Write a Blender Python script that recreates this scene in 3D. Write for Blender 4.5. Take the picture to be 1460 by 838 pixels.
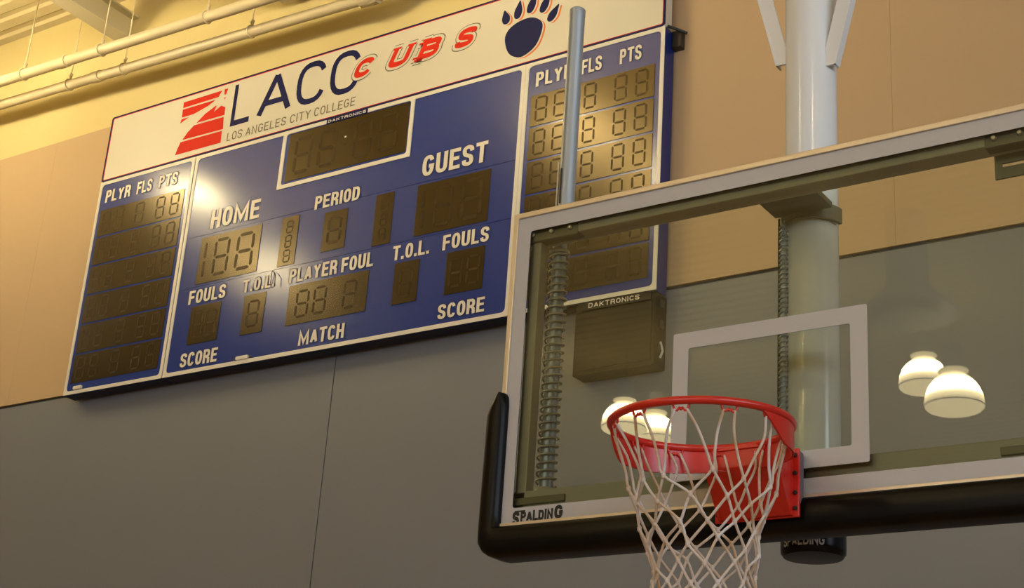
import bpy, bmesh, math, random
from mathutils import Vector, Matrix, Euler
random.seed(7)
R = math.radians
PI = math.pi
for o in list(bpy.data.objects):
    bpy.data.objects.remove(o, do_unlink=True)
SC = bpy.context.scene
COL = SC.collection

# ------------------------------------------------------------------ camera
cam_d = bpy.data.cameras.new('camera')
cam_d.sensor_fit = 'HORIZONTAL'
cam_d.sensor_width = 36.0
cam_d.lens = 2273.26 / 1460.0 * 36.0
cam_d.clip_start = 0.05
cam_d.clip_end = 200
cam = bpy.data.objects.new('camera', cam_d)
COL.objects.link(cam)
_fw = Vector((-0.53379932, 0.75868084, 0.37344567))
_r = Vector((0.83102667, 0.5523316, 0.06576076))
_u = Vector((0.15637442, -0.34544636, 0.92531824))
CAM = Vector((1.86354302, -3.93997429, 1.74185836))
m = Matrix((( _r.x, _u.x, -_fw.x, CAM.x), (_r.y, _u.y, -_fw.y, CAM.y), (_r.z, _u.z, -_fw.z, CAM.z), (0, 0, 0, 1)))
cam.matrix_world = m
SC.camera = cam

# ------------------------------------------------------------------ world, exposure, daylight
w = bpy.data.worlds.new('world')
SC.world = w
w.use_nodes = True
w.node_tree.nodes['Background'].inputs[0].default_value = (0.55, 0.65, 0.8, 1)
w.node_tree.nodes['Background'].inputs[1].default_value = 0.5
SC.view_settings.view_transform = 'Standard'
SC.view_settings.look = 'None'
SC.view_settings.gamma = 1
SC.view_settings.exposure = -0.33
SC.cycles.max_bounces = 8
SC.cycles.diffuse_bounces = 4
SC.cycles.glossy_bounces = 4
SC.cycles.transparent_max_bounces = 12
SC.cycles.caustics_reflective = False
SC.cycles.caustics_refractive = False
SC.cycles.sample_clamp_indirect = 4.0

LAMP_GLOW = 132.0          # radiance of the glowing bell of a high bay lamp
DAY_WATTS = 800.0

def area(name, loc, target, sx, sy, watts, color, spread=180):
    d = bpy.data.lights.new(name, 'AREA')
    d.shape = 'RECTANGLE'; d.size = sx; d.size_y = sy
    d.energy = watts; d.color = color; d.spread = R(spread)
    o = bpy.data.objects.new(name, d); COL.objects.link(o)
    o.location = loc
    dirv = Vector(target) - Vector(loc)
    o.rotation_euler = dirv.to_track_quat('-Z', 'Y').to_euler()
    return o
# daylight through the high windows of the right hand wall and of the far wall
area('daylight_right', (11.85, -6.0, 5.6), (0, -6.0, 4.2), 13.0, 3.0, DAY_WATTS, (0.68, 0.82, 1.0))
area('daylight_front', (3.0, -21.8, 5.6), (3.0, 0, 4.0), 13.0, 3.0, DAY_WATTS * 1.1, (0.90, 0.94, 1.0))

# ------------------------------------------------------------------ materials
def mat(name, col, rough=0.5, metal=0.0, spec=0.5, bump=None, var=None, coat=0.0, emit=None):
    mt = bpy.data.materials.new(name); mt.use_nodes = True
    nt = mt.node_tree; b = nt.nodes['Principled BSDF']
    b.inputs['Base Color'].default_value = (*col, 1)
    b.inputs['Roughness'].default_value = rough
    b.inputs['Metallic'].default_value = metal
    b.inputs['Specular IOR Level'].default_value = spec
    b.inputs['Coat Weight'].default_value = coat
    if emit:
        b.inputs['Emission Color'].default_value = (*emit[0], 1)
        b.inputs['Emission Strength'].default_value = emit[1]
    tc = None
    if bump or var:
        tc = nt.nodes.new('ShaderNodeTexCoord')
    if var:      # (scale, amount, second colour, stretch)
        sc, amt, col2, st = var
        mp = nt.nodes.new('ShaderNodeMapping'); mp.inputs['Scale'].default_value = st
        nt.links.new(tc.outputs['Object'], mp.inputs['Vector'])
        n = nt.nodes.new('ShaderNodeTexNoise'); n.inputs['Scale'].default_value = sc
        n.inputs['Detail'].default_value = 5
        nt.links.new(mp.outputs[0], n.inputs['Vector'])
        mr = nt.nodes.new('ShaderNodeMapRange'); mr.inputs[1].default_value = 0.35; mr.inputs[2].default_value = 0.7
        mr.inputs[4].default_value = amt
        nt.links.new(n.outputs[0], mr.inputs[0])
        mx = nt.nodes.new('ShaderNodeMix'); mx.data_type = 'RGBA'
        mx.inputs[6].default_value = (*col, 1); mx.inputs[7].default_value = (*col2, 1)
        nt.links.new(mr.outputs[0], mx.inputs[0]); nt.links.new(mx.outputs[2], b.inputs['Base Color'])
    if bump:     # (scale, strength, distance)
        n2 = nt.nodes.new('ShaderNodeTexNoise'); n2.inputs['Scale'].default_value = bump[0]
        n2.inputs['Detail'].default_value = 4
        nt.links.new(tc.outputs['Object'], n2.inputs['Vector'])
        bp = nt.nodes.new('ShaderNodeBump'); bp.inputs['Strength'].default_value = bump[1]
        bp.inputs['Distance'].default_value = bump[2]
        nt.links.new(n2.outputs[0], bp.inputs['Height']); nt.links.new(bp.outputs[0], b.inputs['Normal'])
    return mt

M = {}
M['grey_wall'] = mat('grey_wall_panel', (0.20, 0.216, 0.252), 0.38, spec=0.5, bump=(260, 0.12, 0.002), var=(1.2, 0.25, (0.18, 0.19, 0.208), (1, 1, 1)))
M['tan_wall'] = mat('tan_wall_panel', (0.58, 0.42, 0.25), 0.55, spec=0.3, bump=(300, 0.1, 0.002), var=(1.5, 0.25, (0.55, 0.39, 0.23), (1, 1, 1)))
M['cream_wall'] = mat('cream_upper_wall', (0.74, 0.62, 0.30), 0.75, spec=0.2, bump=(120, 0.1, 0.002))
M['joint'] = mat('dark_joint', (0.05, 0.048, 0.045), 0.8)
M['deck'] = mat('cream_ceiling_deck', (0.70, 0.60, 0.36), 0.7, spec=0.2, bump=(40, 0.1, 0.003))
M['beam'] = mat('cream_painted_steel', (0.72, 0.66, 0.47), 0.5, bump=(60, 0.1, 0.002))
M['pipe'] = mat('cream_painted_pipe', (0.80, 0.70, 0.45), 0.38, bump=(50, 0.06, 0.002))
M['floor'] = mat('maple_floor', (0.45, 0.29, 0.14), 0.25, var=(3, 0.7, (0.36, 0.22, 0.10), (1, 12, 1)))
M['side_wall'] = mat('room_wall', (0.42, 0.36, 0.27), 0.7)
M['blue'] = mat('scoreboard_blue', (0.010, 0.034, 0.24), 0.20, spec=0.60, bump=(14, 0.05, 0.004))
M['blue_side'] = mat('scoreboard_blue_side', (0.008, 0.028, 0.20), 0.35, spec=0.5)
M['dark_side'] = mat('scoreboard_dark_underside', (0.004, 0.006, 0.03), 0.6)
M['mask'] = mat('digit_filter', (0.013, 0.009, 0.003), 0.24, spec=0.62, bump=(24, 0.05, 0.003), var=(4, 0.6, (0.018, 0.011, 0.003), (1, 1, 1)))
M['segment'] = mat('unlit_digit_segment', (0.028, 0.018, 0.008), 0.40, spec=0.30)
M['board_white'] = mat('scoreboard_white', (0.80, 0.77, 0.68), 0.35, bump=(20, 0.04, 0.002))
M['banner'] = mat('banner_face', (0.74, 0.70, 0.57), 0.4, spec=0.4, bump=(5, 0.05, 0.004))
M['navy'] = mat('navy_print', (0.008, 0.011, 0.075), 0.6, spec=0.15)
M['red_print'] = mat('red_print', (0.68, 0.03, 0.012), 0.6, spec=0.15)
M['orange'] = mat('orange_print', (0.80, 0.22, 0.06), 0.6, spec=0.15)
M['grey_print'] = mat('grey_print', (0.20, 0.19, 0.13), 0.6, spec=0.15)
M['maroon'] = mat('maroon_print', (0.26, 0.02, 0.03), 0.5)
M['white_paint'] = mat('backboard_white', (0.52, 0.51, 0.52), 0.35, bump=(60, 0.03, 0.001))
M['alu'] = mat('brushed_aluminium', (0.78, 0.66, 0.48), 0.42, metal=0.75, bump=(90, 0.05, 0.001))
M['frame_steel'] = mat('painted_frame_steel', (0.48, 0.46, 0.36), 0.45, bump=(70, 0.06, 0.001))
M['bracket_steel'] = mat('dark_bracket_steel', (0.20, 0.19, 0.13), 0.45, metal=0.1)
M['galv'] = mat('galvanised_steel', (0.36, 0.41, 0.46), 0.34, metal=0.35, bump=(70, 0.08, 0.001))
M['spring'] = mat('spring_steel', (0.40, 0.40, 0.36), 0.35, metal=0.3)
M['post'] = mat('white_enamel_post', (0.84, 0.86, 0.88), 0.16, spec=0.6, var=(6, 0.3, (0.78, 0.79, 0.80), (1, 1, .3)))
M['pad'] = mat('black_vinyl_pad', (0.004, 0.0035, 0.003), 0.30, spec=0.16, bump=(35, 0.08, 0.002))
M['black'] = mat('black_metal', (0.02, 0.018, 0.014), 0.4)
M['speaker'] = mat('speaker_cabinet', (0.010, 0.009, 0.006), 0.6, spec=0.2, bump=(200, 0.2, 0.001))
M['red'] = mat('red_enamel', (0.62, 0.022, 0.012), 0.3, spec=0.6, bump=(40, 0.05, 0.001))
M['block'] = mat('grey_rubber_block', (0.16, 0.11, 0.13), 0.6)
M['chrome'] = mat('bolt_steel', (0.7, 0.66, 0.55), 0.3, metal=0.8)
M['print_black'] = mat('black_print', (0.012, 0.012, 0.012), 0.5)
M['print_white'] = mat('white_print', (0.55, 0.58, 0.6), 0.5)
M['cord'] = mat('net_cord', (0.74, 0.69, 0.67), 0.75, bump=(420, 0.5, 0.002), var=(14, 1.0, (0.58, 0.38, 0.20), (1, 1, 1)))
M['ballast'] = mat('lamp_housing', (0.45, 0.45, 0.42), 0.5)
M['duct'] = mat('galvanised_duct', (0.5, 0.52, 0.52), 0.5, metal=0.3)

def lamp_mat():
    mt = bpy.data.materials.new('glowing_bell'); mt.use_nodes = True
    nt = mt.node_tree; b = nt.nodes['Principled BSDF']
    b.inputs['Base Color'].default_value = (0.8, 0.75, 0.6, 1)
    tc = nt.nodes.new('ShaderNodeTexCoord'); sp = nt.nodes.new('ShaderNodeSeparateXYZ')
    nt.links.new(tc.outputs['Object'], sp.inputs[0])
    mr = nt.nodes.new('ShaderNodeMapRange')            # the bulb sits behind the middle of the bell
    mr.inputs[1].default_value = -0.16; mr.inputs[2].default_value = 0.235
    nt.links.new(sp.outputs[2], mr.inputs[0])
    cr = nt.nodes.new('ShaderNodeValToRGB'); el = cr.color_ramp.elements
    el[0].position = 0.0; el[0].color = (.06,)*3 + (1,); el[1].position = 1.0; el[1].color = (.035,)*3 + (1,)
    for p_, v_ in ((.03, .06), (.08, .075), (.22, .16), (.42, 1.0), (.60, 1.0), (.74, .25), (.9, .045)):
        e = el.new(p_); e.color = (v_,)*3 + (1,)
    nt.links.new(mr.outputs[0], cr.inputs[0])
    mu = nt.nodes.new('ShaderNodeMath'); mu.operation = 'MULTIPLY'; mu.inputs[1].default_value = LAMP_GLOW
    nt.links.new(cr.outputs[0], mu.inputs[0])
    b.inputs['Emission Color'].default_value = (1.0, 0.80, 0.44, 1)
    nt.links.new(mu.outputs[0], b.inputs['Emission Strength'])
    return mt
M['glow'] = lamp_mat()
M['window_sky'] = mat('daylit_window', (0.5, 0.6, 0.7), 0.5, emit=((0.6, 0.78, 1.0), 2.0))

def glass_mat():
    mt = bpy.data.materials.new('backboard_glass'); mt.use_nodes = True
    nt = mt.node_tree
    for n in list(nt.nodes): nt.nodes.remove(n)
    out = nt.nodes.new('ShaderNodeOutputMaterial')
    tr = nt.nodes.new('ShaderNodeBsdfTransparent'); tr.inputs[0].default_value = (0.93, 0.945, 0.87, 1)
    gl = nt.nodes.new('ShaderNodeBsdfGlossy'); gl.inputs['Roughness'].default_value = 0.008
    fr = nt.nodes.new('ShaderNodeFresnel'); fr.inputs[0].default_value = 1.45
    mx = nt.nodes.new('ShaderNodeMixShader')
    nt.links.new(fr.outputs[0], mx.inputs[0]); nt.links.new(tr.outputs[0], mx.inputs[1]); nt.links.new(gl.outputs[0], mx.inputs[2])
    nt.links.new(mx.outputs[0], out.inputs[0])
    return mt
M['glass'] = glass_mat()
for k_ in ('mask', 'segment'):      # amber filter: its gloss is amber too
    M[k_].node_tree.nodes['Principled BSDF'].inputs['Specular Tint'].default_value = (1.0, 0.78, 0.42, 1)

# ------------------------------------------------------------------ building helpers
ORIGIN = {}
def thing(name, label, cat, loc, group=None):
    o = bpy.data.objects.new(name, None); COL.objects.link(o)
    o.location = loc; o['label'] = label; o['category'] = cat
    o.empty_display_size = 0.05
    if group: o['group'] = group
    ORIGIN[o] = Vector(loc)
    return o

class MB:
    """vertices and faces in world coordinates, built as one mesh object"""
    def __init__(s): s.v = []; s.f = []
    def add(s, vs, fs):
        n = len(s.v); s.v += [Vector(v) for v in vs]; s.f += [tuple(i + n for i in f) for f in fs]; return s
    def box(s, x0, x1, y0, y1, z0, z1):
        return s.add([(x0,y0,z0),(x1,y0,z0),(x1,y1,z0),(x0,y1,z0),(x0,y0,z1),(x1,y0,z1),(x1,y1,z1),(x0,y1,z1)],
                     [(0,3,2,1),(4,5,6,7),(0,1,5,4),(1,2,6,5),(2,3,7,6),(3,0,4,7)])
    def prism_y(s, pts, y0, y1):           # outline in x,z pushed through y
        n = len(pts)
        vs = [(p[0], y0, p[1]) for p in pts] + [(p[0], y1, p[1]) for p in pts]
        fs = [tuple(range(n)), tuple(range(2*n-1, n-1, -1))] + [(i, n+i, n+(i+1) % n, (i+1) % n) for i in range(n)]
        return s.add(vs, fs)
    def prism_x(s, pts, x0, x1):           # outline in y,z pushed through x
        n = len(pts)
        vs = [(x0, p[0], p[1]) for p in pts] + [(x1, p[0], p[1]) for p in pts]
        fs = [tuple(range(n)), tuple(range(2*n-1, n-1, -1))] + [(i, n+i, n+(i+1) % n, (i+1) % n) for i in range(n)]
        return s.add(vs, fs)
    def ring_y(s, outer, inner, y0, y1):   # frame between two outlines of the same length
        n = len(outer)
        vs = [(p[0], y0, p[1]) for p in outer] + [(p[0], y0, p[1]) for p in inner] + \
             [(p[0], y1, p[1]) for p in outer] + [(p[0], y1, p[1]) for p in inner]
        fs = []
        for i in range(n):
            j = (i+1) % n
            fs += [(i, j, n+j, n+i), (2*n+i, 3*n+i, 3*n+j, 2*n+j), (i, 2*n+i, 2*n+j, j), (n+i, n+j, 3*n+j, 3*n+i)]
        return s.add(vs, fs)
    def tube(s, path, rad, seg=12, closed=False, cap=True, start=None):
        P = [Vector(p) for p in path]; n = len(P)
        rads = rad if isinstance(rad, (list, tuple)) else [rad] * n
        vs = []; nrm = None
        for i in range(n):
            if closed: t = (P[(i+1) % n] - P[i-1]).normalized()
            else: t = (P[min(i+1, n-1)] - P[max(i-1, 0)]).normalized()
            if nrm is None:
                a = Vector((0,0,1)) if abs(t.z) < 0.9 else Vector((1,0,0))
                nrm = t.cross(a).normalized()
            nrm = (nrm - t * nrm.dot(t)).normalized()
            b = t.cross(nrm)
            for k in range(seg):
                an = 2*PI*k/seg
                vs.append(P[i] + (nrm*math.cos(an) + b*math.sin(an)) * rads[i])
        fs = []
        for i in range(n if closed else n-1):
            a = i*seg; c = ((i+1) % n)*seg
            for k in range(seg):
                k2 = (k+1) % seg
                fs.append((a+k, a+k2, c+k2, c+k))
        if cap and not closed:
            fs.append(tuple(range(seg-1, -1, -1))); fs.append(tuple(range((n-1)*seg, n*seg)))
        return s.add(vs, fs)
    def lathe(s, cx, cy, prof, seg=32):    # prof: list of (radius, z)
        vs = []; n = len(prof)
        for r_, z in prof:
            for k in range(seg):
                a = 2*PI*k/seg; vs.append((cx + r_*math.cos(a), cy + r_*math.sin(a), z))
        fs = []
        for i in range(n-1):
            for k in range(seg):
                k2 = (k+1) % seg; fs.append((i*seg+k, i*seg+k2, (i+1)*seg+k2, (i+1)*seg+k))
        fs.append(tuple(range(seg-1, -1, -1))); fs.append(tuple(range((n-1)*seg, n*seg)))
        return s.add(vs, fs)
    def build(s, name, m_, parent=None, smooth=False, bevel=0, tri=False):
        me = bpy.data.meshes.new(name)
        org = ORIGIN.get(parent, Vector((0,0,0)))
        me.from_pydata([v - org for v in s.v], [], s.f)
        if not tri:
            bm = bmesh.new(); bm.from_mesh(me); bmesh.ops.recalc_face_normals(bm, faces=bm.faces)
            if bevel: bmesh.ops.bevel(bm, geom=[e for e in bm.edges if e.is_manifold and e.calc_face_angle(0) > 0.5], offset=bevel, segments=2, affect='EDGES', profile=0.6)
            bm.to_mesh(me); bm.free()
        else:
            bm = bmesh.new(); bm.from_mesh(me)
            for f in bm.faces:
                f.normal_update()
                if f.normal.y > 0: f.normal_flip()
            bmesh.ops.triangulate(bm, faces=[f for f in bm.faces if len(f.verts) > 4]); bm.to_mesh(me); bm.free()
        me.materials.append(m_)
        if smooth:
            for p in me.polygons: p.use_smooth = True
            if bevel or smooth == 'auto':
                me.set_sharp_from_angle(angle=R(35))
        o = bpy.data.objects.new(name, me); COL.objects.link(o)
        if parent: o.parent = parent
        ORIGIN[o] = org
        return o

def bolt(parent, x, y, z, r_, h_, m_, name='bolt', seg=8):   # a bolt head facing the court
    b = MB(); n = seg
    vs = [(x + r_*math.cos(2*PI*k/n), y, z + r_*math.sin(2*PI*k/n)) for k in range(n)]
    vs += [(x + r_*math.cos(2*PI*k/n), y-h_*.7, z + r_*math.sin(2*PI*k/n)) for k in range(n)]
    vs += [(x + r_*.6*math.cos(2*PI*k/n), y-h_, z + r_*.6*math.sin(2*PI*k/n)) for k in range(n)]
    fs = [(k, (k+1) % n, j+(k+1) % n, j+k) for j in (n,) for k in range(n)] + [(n+k, n+(k+1) % n, 2*n+(k+1) % n, 2*n+k) for k in range(n)]
    fs += [tuple(range(n)), tuple(range(2*n, 3*n))]
    return b.add(vs, fs).build(name, m_, parent)
def structure(o): o['kind'] = 'structure'; return o
def tag(o, label, cat, group=None):
    o['label'] = label; o['category'] = cat
    if group: o['group'] = group
    return o

def catmull(pts, n=8, closed=False):
    out = []; N = len(pts)
    P = [Vector(p) for p in pts]
    rng = range(N if closed else N-1)
    for i in rng:
        p0 = P[i-1] if (closed or i > 0) else P[i]*2 - P[i+1]
        p1 = P[i]; p2 = P[(i+1) % N]
        p3 = P[(i+2) % N] if (closed or i+2 < N) else P[i+1]*2 - P[i]
        for k in range(n):
            t = k/n
            out.append(0.5*((2*p1) + (p2-p0)*t + (2*p0-5*p1+4*p2-p3)*t*t + (3*p1-p0-3*p2+p3)*t**3))
    if not closed: out.append(P[-1])
    return out
def rrect(x0, x1, z0, z1, r, n=6):
    pts = []
    for cx, cz, a0 in ((x1-r, z1-r, 0), (x0+r, z1-r, 90), (x0+r, z0+r, 180), (x1-r, z0+r, 270)):
        for k in range(n+1):
            a = R(a0 + 90*k/n); pts.append((cx + r*math.cos(a), cz + r*math.sin(a)))
    return pts

# ------------------------------------------------------------------ stroke lettering
def sup(cx, cy, rx, ry, a0, a1, n=14, e=0.78):
    pts = []
    for k in range(n+1):
        a = R(a0 + (a1-a0)*k/n); c, s_ = math.cos(a), math.sin(a)
        pts.append((cx + rx*math.copysign(abs(c)**e, c), cy + ry*math.copysign(abs(s_)**e, s_)))
    return pts
def _s(): return [tuple(p)[:2] for p in catmull([(1,.74,0),(.93,.92,0),(.5,1,0),(.07,.92,0),(.02,.72,0),(.2,.56,0),(.78,.44,0),(.98,.27,0),(.92,.08,0),(.5,0,0),(.07,.08,0),(0,.27,0)], 4)]
GL = {
 'A': (1.0, [[(0,0),(.5,1)],[(.5,1),(1,0)],[(.17,.29),(.83,.29)]]),
 'B': (.95, [[(0,0),(0,1)],[(0,1),(.55,1)]+sup(.55,.76,.4,.24,90,-90,8)+[(0,.52)],[(0,0),(.55,0)]+sup(.55,.26,.45,.26,-90,90,8)]),
 'C': (.95, [sup(.5,.5,.5,.5,28,332,20)]),
 'D': (.95, [[(0,0),(0,1),(.5,1)]+sup(.5,.5,.5,.5,90,-90,12)+[(0,0)]]),
 'E': (.85, [[(1,1),(0,1),(0,0),(1,0)],[(0,.52),(.85,.52)]]),
 'F': (.82, [[(1,1),(0,1),(0,0)],[(0,.5),(.85,.5)]]),
 'G': (.98, [sup(.5,.5,.5,.5,28,350,20)+[(1,.46),(.58,.46)]]),
 'H': (.95, [[(0,0),(0,1)],[(1,0),(1,1)],[(0,.52),(1,.52)]]),
 'I': (0, [[(.5,0),(.5,1)]]),
 'K': (1.0, [[(0,0),(0,1)],[(.0,.35),(1,1)],[(.3,.55),(1,0)]]),
 'L': (.78, [[(0,1),(0,0),(1,0)]]),
 'M': (1.6, [[(0,0),(0,1),(.5,.12),(1,1),(1,0)]]),
 'N': (.98, [[(0,0),(0,1),(1,0),(1,1)]]),
 'O': (.95, [sup(.5,.5,.5,.5,0,360,26)[:-1]+['c']]),
 'P': (.9, [[(0,0),(0,1),(.5,1)]+sup(.5,.74,.5,.26,90,-90,10)+[(0,.48)]]),
 'R': (.95, [[(0,0),(0,1),(.5,1)]+sup(.5,.74,.47,.26,90,-90,10)+[(0,.48)],[(.55,.48),(.95,.3),(1,0)]]),
 'S': (.92, [_s()]),
 'T': (.95, [[(0,1),(1,1)],[(.5,1),(.5,0)]]),
 'U': (.95, [[(0,1)]+sup(.5,.32,.5,.32,180,360,12)+[(1,1)]]),
 'X': (.95, [[(0,0),(1,1)],[(0,1),(1,0)]]),
 'Y': (1.0, [[(0,1),(.5,.45),(1,1)],[(.5,.45),(.5,0)]]),
 '.': (0, [[(.5,0),(.5,.04)]]),
}
def ribbon(mb, pts, t, put):
    closed = pts[-1] == 'c'
    if closed: pts = pts[:-1]
    P = [Vector((p[0], p[1])) for p in pts]
    Q = [P[0]]
    for p in P[1:]:
        if (p - Q[-1]).length > 1e-6: Q.append(p)
    P = Q; n = len(P)
    L = []; Rr = []
    for i in range(n):
        if closed: a, b = P[i]-P[i-1], P[(i+1) % n]-P[i]
        else:
            a = P[i]-P[i-1] if i > 0 else P[1]-P[0]
            b = P[i+1]-P[i] if i < n-1 else P[n-1]-P[n-2]
        a.normalize(); b.normalize()
        na, nb = Vector((-a.y, a.x)), Vector((-b.y, b.x))
        mm = na + nb
        if mm.length < 0.3: mm = na
        mm.normalize(); k = min(1/max(mm.dot(na), 0.35), 2.4) * t/2
        L.append(P[i] + mm*k); Rr.append(P[i] - mm*k)
    mb.stroke = getattr(mb, 'stroke', -1) + 1
    for i in range(n if closed else n-1):      # each facet a hair in front of the last so overlaps never share a plane
        dy = ((mb.stroke % 4)*10 + i % 10) * 2.0e-5
        j = (i+1) % n
        mb.add([Vector(put(p)) - Vector((0, dy, 0)) for p in (L[i], L[j], Rr[j], Rr[i])], [(0, 1, 2, 3)])

def text_mb(txt, x0, x1, z0, z1, y, weight=0.17, width=0.46, gap=0.10, shear=0.0, grow=0.0, serif=0.0, bend=None):
    """lettering between x0..x1, z0..z1 in the plane y; weight, width and gap are shares of the height"""
    h = z1 - z0; pos = []; x = 0
    for c in txt:
        if c == ' ': x += width*0.62; continue
        gw = GL[c][0]; wl = (width*gw if gw else 0) + weight
        if c == '.': wl = weight*1.05
        pos.append((c, x, wl)); x += wl + gap
    tot = x - gap
    sx = (x1 - x0) / (tot*h + shear*h)
    mb = MB()
    t = weight*h
    for c, px, wl in pos:
        for st in GL[c][1]:
            pts = [p if p == 'c' else (px*h + t/2 + p[0]*(wl*h - t), t/2 + p[1]*(h - t)) for p in st]
            if len(st) == 2:          # square ends for straight strokes running to the cap line
                a, b = Vector(pts[0]), Vector(pts[1]); d = (b-a).normalized()*t/2
                if abs(d.x) < 1e-6: pts = [tuple(a-d), tuple(b+d)]
                elif abs(d.y) < 1e-6 and c not in 'AH': pts = [tuple(a-d), tuple(b+d)]
            elif pts[-1] != 'c' and c not in 'SCG':
                a, b = Vector(pts[0]), Vector(pts[1]); d = (a-b).normalized()*t/2
                if c not in 'Y': pts[0] = tuple(a+d)
                a, b = Vector(pts[-1]), Vector(pts[-2]); d = (a-b).normalized()*t/2
                if c not in 'PDY': pts[-1] = tuple(a+d)
            def put(p):
                xx = x0 + (p[0] + shear*p[1]) * sx; zz = z0 + p[1]
                return bend(xx, zz) if bend else (xx, y, zz)
            ribbon(mb, pts, t + grow, put)
            if serif and pts[-1] != 'c':
                for e in ([pts[0], pts[-1]] if c not in 'D' else []):
                    if abs(e[1]) < t or abs(e[1]-h) < t*1.2:
                        ribbon(mb, [(e[0]-serif, e[1]), (e[0]+serif, e[1])], t*0.42 + grow, put)
    return mb
def text(txt, x0, x1, z0, z1, y, m_, parent, name='lettering', **kw):
    return text_mb(txt, x0, x1, z0, z1, y, **kw).build(name, m_, parent, tri=True)

# ================================================================== THE ROOM
YW = 3.87
XL, XR, YB, ZC = -17.0, 12.0, -22.0, 9.09
structure(MB().box(XL, XR, YB, YW+0.3, -0.2, 0).build('floor', M['floor']))
wall = structure(MB().box(XL, XR, YW+0.02, YW+0.3, 0, ZC+0.3).build('wall_back', M['joint']))
# the wall's cladding: grey panels below, tan panels above them, a cream painted top band
ZG, ZT = 5.43, 7.82
gx = [XL, -12.40, -5.072, 2.26, 9.6, XR]
for a, b in zip(gx[:-1], gx[1:]):
    o = MB().box(a+0.004, b-0.004, YW, YW+0.03, 0.0, ZG-0.012).build('wall_panel', M['grey_wall'], wall, bevel=0.002)
tx = [XL, -15.98, -12.25, -8.515, -4.785, -1.052, 2.68, 6.41, 10.14, XR]
for a, b in zip(tx[:-1], tx[1:]):
    MB().box(a+0.0006, b-0.0006, YW, YW+0.03, ZG+0.012, ZT).build('wall_panel', M['tan_wall'], wall, bevel=0.001)
MB().box(XL, XR, YW+0.004, YW+0.03, ZT, ZC).build('upper_band', M['cream_wall'], wall)
structure(MB().box(XL-0.2, XL, YB, YW+0.3, 0, ZC+0.3).build('wall_left', M['side_wall']))
structure(MB().box(XR, XR+0.2, YB, YW+0.3, 0, ZC+0.3).build('wall_right', M['side_wall']))
structure(MB().box(XL, XR, YB-0.2, YB, 0, ZC+0.3).build('wall_front', M['side_wall']))
# daylit windows high in the right and front walls
for i, (y0, y1) in enumerate([(-12.5 + k*2.6, -12.5 + k*2.6 + 2.4) for k in range(5)]):
    wn = structure(MB().ring_y(rrect(y0, y1, 4.0, 7.2, .01, 1), rrect(y0+.07, y1-.07, 4.07, 7.13, .01, 1), 0, .08).build('window_%d' % (i+1), M['beam']))
    wn.data.transform(Matrix(((0, 1, 0, XR-0.09), (1, 0, 0, 0), (0, 0, 1, 0), (0, 0, 0, 1))))
    MB().box(XR-0.05, XR-0.04, y0+.05, y1-.05, 4.05, 7.15).build('pane', M['window_sky'], wn)
# corrugated steel deck: ribs run along the wall
cm = MB()
prof = []
y = YB
while y < YW:
    prof += [(y, ZC), (y+0.10, ZC), (y+0.125, ZC+0.02), (y+0.175, ZC+0.02)]
    y += 0.20
prof.append((YW+0.02, ZC)); n = len(prof)
cm.add([(XL, p[0], p[1]) for p in prof] + [(XR, p[0], p[1]) for p in prof], [(i, i+1, n+i+1, n+i) for i in range(n-1)])
ceil = structure(cm.build('ceiling', M['deck']))
MB().box(XL, XR, YB, YW+0.3, ZC+0.06, ZC+0.3).build('roof_slab', M['deck'], ceil)

# roof beams running out from the scoreboard wall
def i_beam(x, ybig, z0, z1, half, label):
    z1 = z0 + .24
    t = thing('roof_beam', label, 'roof beam', (x, YW, z0), 'roof beams under the deck')
    MB().box(x-half, x+half, -4.0, YW, z0, z0+0.018).build('bottom_flange', M['beam'], t)
    MB().box(x-0.008, x+0.008, -4.0, YW, z0+0.018, z1-0.018).build('web', M['beam'], t)
    MB().box(x-half, x+half, -4.0, YW, z1-0.018, z1).build('top_flange', M['beam'], t)
    for k in range(3):
        yy = YW - .6 - 2.8*k
        MB().box(x-.05, x+.05, yy-.05, yy+.05, z1, ZC+.02).build('purlin_stub', M['beam'], t)
    return t
i_beam(-7.83, 0, 8.62, ZC, 0.085, 'cream steel roof beam crossing above the pipes at the upper left corner')
i_beam(-3.2, 0, 8.62, ZC, 0.085, 'cream steel roof beam out of view above the scoreboard')
i_beam(1.6, 0, 8.62, ZC, 0.085, 'cream steel roof beam out of view above the support post')
t = thing('air_duct', 'broad pale boxed duct seen between the two pipes near the top edge', 'duct', (-5.7, 3.4, 8.4))
MB().box(-5.98, -5.1, 1.4, 3.80, 8.42, 8.85).build('duct_body', M['beam'], t, bevel=0.01)
for yy in (3.0, 1.8):
    MB().box(-6.0, -5.08, yy-0.02, yy+0.02, 8.40, 8.87).build('seam_flange', M['beam'], t)

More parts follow.
